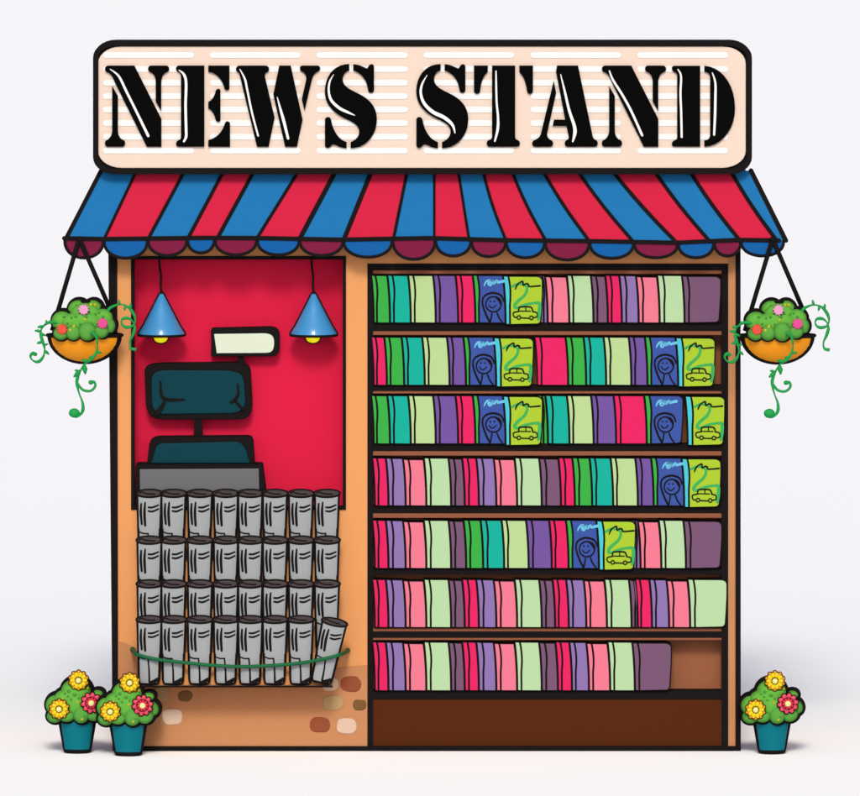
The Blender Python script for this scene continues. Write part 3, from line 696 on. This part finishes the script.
def pot_plant(Yc):
    k, ox, oy = 6.636, 720-694.5, 650-1.5
    fy = 753.4; base = P(773-694.5, fy, Yc); base.z = 0
    root = empty('potted_plant', base, 'bushy green plant', 'potted plant', 'teal pots of flowers beside the stand')
    dY = base
    def zoff(v): return v
    # pot: tapered tub, black rim and foot band
    cx = (226.5+478)/2
    xx = P(344/k+ox, fy, Yc).x; hz = lambda cy: P(344/k+ox, cy/k+oy, Yc).z
    b = MB(); c0 = Vector((xx, Yc, 0)); zt_ = hz(470)
    rb, rt = 92/k*S, 130/k*S
    b.lathe(c0, [(rb*.86, .0), (rb*.98, .006), (rb*1.02, .014), (rb*1.03, hz(664))], INK, 40, .8)
    prof = [(rb*1.04+.0005, hz(664)), (rb*1.07, hz(652)), (rt, zt_)]
    NS = 120; vs = []
    for r, zz in prof:
        for q in range(NS):
            h = 2*math.pi*q/NS; vs.append(c0 + Vector((r*math.cos(h), r*.8*math.sin(h), zz)))
    for i in range(2):
        for q in range(NS):
            h = 2*math.pi*(q+.5)/NS
            b.add([vs[i*NS+q], vs[i*NS+(q+1) % NS], vs[(i+1)*NS+(q+1) % NS], vs[(i+1)*NS+q]], [[0, 1, 2, 3]], INK if abs(math.cos(h)) > .835 else TPOT, False)
    b.add([vs[2*NS+q] for q in range(NS)], [list(range(NS))], mat('soil_brown', '4A3424', .9))
    b.build('pot', root)
    f = -.105*.55
    bu = Bush(k, ox, oy, [(335, 285, 100, 88, Yc-.012, .07, GRN), (205, 372, 70, 68, Yc-.005, .07, GRN), (196, 446, 54, 44, Yc-.02, .07, GR2), (275, 440, 58, 46, Yc-.052, .045, GR2),
              (370, 435, 56, 60, Yc-.056, .047, GR2), (452, 425, 58, 56, Yc-.05, .045, GR2), (496, 385, 50, 52, Yc-.01, .06, GR2), (478, 302, 38, 28, Yc+.01, .05, GRN), (330, 370, 105, 80, Yc-.03, .06, GRN),
              (270, 330, 80, 60, Yc-.027, .06, GRN), (410, 380, 75, 60, Yc-.028, .06, GRN)], 2.6, (.9, -.6))
    b = MB(); bu.mesh(b)
    for (dx, dy, rr) in ((288, 284, 12), (328, 307, 13), (280, 318, 8), (303, 340, 8), (262, 300, 7), (352, 330, 7), (318, 270, 7), (300, 420, 8), (390, 450, 7)):
        px, py = dx/k+ox, dy/k+oy; yy = bu.front(px, py)
        b.lobe(P(px, py, yy+.001), rr/k*S, .004, rr/k*S*.9, GR3, 2.5, 12, 8)
    for (dx, dy) in ((347, 358), (413, 263), (375, 470), (245, 335)):
        px, py = dx/k+ox, dy/k+oy; yy = bu.front(px, py); b.lobe(P(px, py, yy+.001), 8/k*S, .005, 10/k*S, YEL, 2.2, 12, 8)
    b.build('foliage', root)
    for (dx, dy, kind) in ((352, 212, 'y'), (223, 403, 'y'), (437, 362, 'r')):
        px, py = dx/k+ox, dy/k+oy; yy = bu.over(px, py, 9) - .006
        if kind == 'y': fl_ = petal_flower(root, px, py, yy, 10, 9, [(YO, 6.9, 3.4, 2.5, .31, .002), (YP, 6.0, 2.9, 2.1, 0, -.003)], .8, (2.9, CEN)); tag(fl_, 'yellow flower with orange petal tips')
        else: fl_ = petal_flower(root, px, py, yy, 10, 8, [(RP, 7.2, 3.4, 2.4, .16, .002), (RD, 4.0, 2.2, 1.5, .16, -.0035)], 1.0, (3.1, CEN)); tag(fl_, 'coral red flower')
    return root
p1 = pot_plant(-.075)
p1['label'] = 'teal pot of yellow and red flowers, leftmost of the three, partly behind another pot'
base0 = p1.location.copy()
p2 = copy_tree(p1); q_ = P(78.5+51, 753.4, -.175); q_.z = 0; p2.location = q_
p2['label'] = 'teal pot of flowers in front of the lower left corner of the stand'
p3 = copy_tree(p1); q_ = P(773, 753.4, -.10); q_.z = 0; p3.location = q_
p3['label'] = 'teal pot of yellow and red flowers standing alone right of the bookshelves'
# hanging baskets
ORB = mat('bowl_orange', 'F79E1E', .5, spec=.08, k=1.1)
def basket(Yc):
    k, ox, oy = 3.978, 20, 230
    root = empty('hanging_basket', P(83.5, 344, Yc), 'orange hanging basket', 'hanging basket', 'hanging flower baskets at the awning corners')
    # strings
    for a, c in (((235, 36), (128, 400)), ((237, 36), (365, 330))):
        b = MB(); b.tube([P(a[0]/k+ox, a[1]/k+oy, Yc), P(c[0]/k+ox, c[1]/k+oy, Yc+.01)], 2.3*S, INK); b.build('string', root)
    b = MB(); b.lobe(P(235.5/k+ox, 37/k+oy, Yc), .013, .013, .013, INK); b.build('hook', root)
    # bowl: half an ellipsoid with a thick black rim
    c = P(257/k+ox, 418/k+oy, Yc); RX, RZ, KY = 148/k*S, 116/k*S, .62
    b = MB(); NS = 140; rows = 40; vs = []
    for i in range(rows+1):
        a = R(90*i/rows); r = RX*math.cos(a); zz = -RZ*math.sin(a)
        for q in range(NS):
            h = 2*math.pi*q/NS; vs.append(c + Vector((r*math.cos(h), r*KY*math.sin(h), zz)))
    for i in range(rows):
        for q in range(NS):
            v = [vs[i*NS+q], vs[i*NS+(q+1) % NS], vs[(i+1)*NS+(q+1) % NS], vs[(i+1)*NS+q]]
            m_ = sum(v, Vector())/4 - c
            rad = math.hypot(m_.x/(RX), m_.z/RZ)
            b.add(v, [[0, 1, 2, 3]], INK if rad > .885 else ORB, False)
    b.tube([c + Vector((RX*math.cos(2*math.pi*q/40), RX*KY*math.sin(2*math.pi*q/40), 0)) for q in range(42)], .007, INK, 8, False)
    b.add([c + Vector((RX*.97*math.cos(2*math.pi*q/40), RX*.97*KY*math.sin(2*math.pi*q/40), -.004)) for q in range(40)], [list(range(40))], mat('soil_brown', '4A3424', .9))
    b.build('bowl', root)
    y0 = Yc-.05
    bu = Bush(k, ox, oy, [(168, 362, 42, 40, Yc-.035, .06, GRN), (232, 318, 42, 40, Yc, .06, GRN), (290, 318, 38, 40, Yc, .06, GRN), (328, 350, 42, 38, Yc-.035, .055, GRN), (348, 380, 32, 34, Yc-.045, .05, GR2),
              (164, 410, 31, 27, Yc-.075, .045, GR2), (213, 406, 32, 32, Yc-.085, .045, GR2), (268, 402, 36, 38, Yc-.092, .045, GR2), (322, 400, 32, 30, Yc-.08, .045, GR2), (250, 368, 84, 46, Yc-.05, .06, GRN), (260, 330, 60, 40, Yc-.04, .05, GRN), (210, 370, 50, 40, Yc-.052, .055, GRN)], 2.2, (.9, -.7))
    b = MB(); bu.mesh(b)
    for (dx, dy, rr) in ((262, 345, 8), (275, 330, 6), (222, 345, 6), (205, 350, 5), (175, 345, 6), (190, 372, 5), (300, 335, 6), (315, 330, 5), (240, 375, 6), (285, 372, 6), (305, 385, 5), (225, 300, 5), (330, 345, 6)):
        px, py = dx/k+ox, dy/k+oy; yy = bu.front(px, py)
        if yy is not None: b.lobe(P(px, py, yy+.001), rr/k*S, .004, rr/k*S, GR3, 2.4, 10, 6)
    for (dx, dy) in ((282, 297), (298, 298), (258, 356), (214, 383), (200, 398)):
        px, py = dx/k+ox, dy/k+oy; yy = bu.front(px, py)
        if yy is not None: b.lobe(P(px, py, yy+.001), 6/k*S, .005, 7/k*S, YEL, 2.2, 10, 6)
    b.build('foliage', root)
    for (dx, dy, hx, nm_) in ((253, 317, 'F2A3CF', 'pale pink'), (328, 372, 'EC4A9A', 'hot pink'), (167, 395, 'F0503C', 'orange red')):
        px, py = dx/k+ox, dy/k+oy; yy = bu.over(px, py, 5.5) - .006
        poly = [(px + (5.9 if i % 2 == 0 else 4.3)*math.cos(R(18*i+8)), py + (5.9 if i % 2 == 0 else 4.3)*math.sin(R(18*i+8))) for i in range(20)]
        b = MB(); b.prism(poly, yy, .016, mat('petal_'+nm_.replace(' ', '_'), hx, .5), bev=.6); b.tube([P(px, py, yy+.01), P(px, py, yy+.05)], .003, GR3)
        fl_ = b.build('flower', root); tag(fl_, nm_ + ' flower')
    F = Yc-.15
    def vine(pts, Ys, leaves, end=None, extra=None, w=1.5):
        b = MB(); n = len(pts)
        c3 = smooth([(p[0]/k+ox, p[1]/k+oy, Ys[0] + (Ys[1]-Ys[0])*i/(n-1)) for i, p in enumerate(pts)], 6)
        b.tube([P(*q) for q in c3], [w*S*(.85 + .3*math.sin(i*.35)) for i in range(len(c3))], VIN, 7)
        for (lx, ly, ax, ay, ln) in leaves:
            near = min(c3, key=lambda q: (q[0]-lx/k-ox)**2 + (q[1]-ly/k-oy)**2); Yl = near[2]-.002
            p0 = P(near[0], near[1], Yl); d = Vector((ax, 0, -ay)).normalized()
            b.tube([p0, p0 + d*ln*.5/k*S, p0 + d*ln/k*S], [.004, ln*.27/k*S, .0025], VIN, 8)
        if end:
            ex, ey, er = end; b.lobe(P(ex/k+ox, ey/k+oy, Ys[1]), er/k*S, .012, er*.85/k*S, VIN)
        if extra:
            c4 = smooth([(p[0]/k+ox, p[1]/k+oy, F) for p in extra], 6); b.tube([P(*q) for q in c4], 1.35*S, VIN, 7)
            b.lobe(P(extra[-1][0]/k+ox, extra[-1][1]/k+oy, F), 10/k*S, .01, 9/k*S, VIN)
        b.build('vine', root)
    vine([(343, 332), (360, 309), (396, 296), (430, 306), (452, 334), (458, 362), (446, 382), (420, 386), (404, 372), (408, 354), (428, 350), (447, 362), (456, 386), (450, 414), (437, 446), (441, 470), (462, 475)], (Yc-.06, Yc-.05),
         [(396, 297, -.2, -1, 20), (418, 301, -.2, 1, 20), (440, 315, .1, -1, 22), (348, 325, -.3, 1, 16)])
    vine([(150, 369), (116, 367), (90, 386), (82, 412), (90, 444), (98, 474), (92, 504), (72, 524), (50, 518), (42, 502), (52, 490), (62, 492)], (Yc-.09, Yc-.075),
         [(96, 382, -1, .2, 24), (84, 405, -1, -.1, 24), (84, 410, 1, .4, 22), (88, 445, -1, .3, 24), (94, 460, 1, -.4, 18), (98, 480, 1, .9, 24), (108, 370, -.2, -1, 14)], (60, 494, 9))
    vine([(280, 405), (298, 417), (308, 446), (304, 486), (284, 514), (256, 534), (236, 568), (226, 604), (234, 646), (249, 688), (248, 722), (226, 744), (206, 738)], (F-.005, F),
         [(303, 455, -.6, -1, 14), (306, 486, 1, .1, 22), (296, 505, -.9, 0.3, 22), (272, 520, -1, -.1, 30), (258, 535, .1, 1, 40), (240, 565, -1, .9, 34), (238, 560, -1, -.2, 22)], (216, 728, 22),
         [(229, 612), (250, 636), (280, 640), (299, 622), (294, 604), (282, 606)])
    return root
h1 = basket(-DAW-.012)
h1['label'] = 'orange bowl of flowers and trailing vines hanging from the left corner of the awning'
h2 = copy_tree(h1); h2.location = P(83.5+692.8, 344.4, -DAW-.012)
h2['label'] = 'orange bowl of flowers and trailing vines hanging from the right corner of the awning'
for o in bpy.data.objects:
    if '_o' in o: del o['_o']
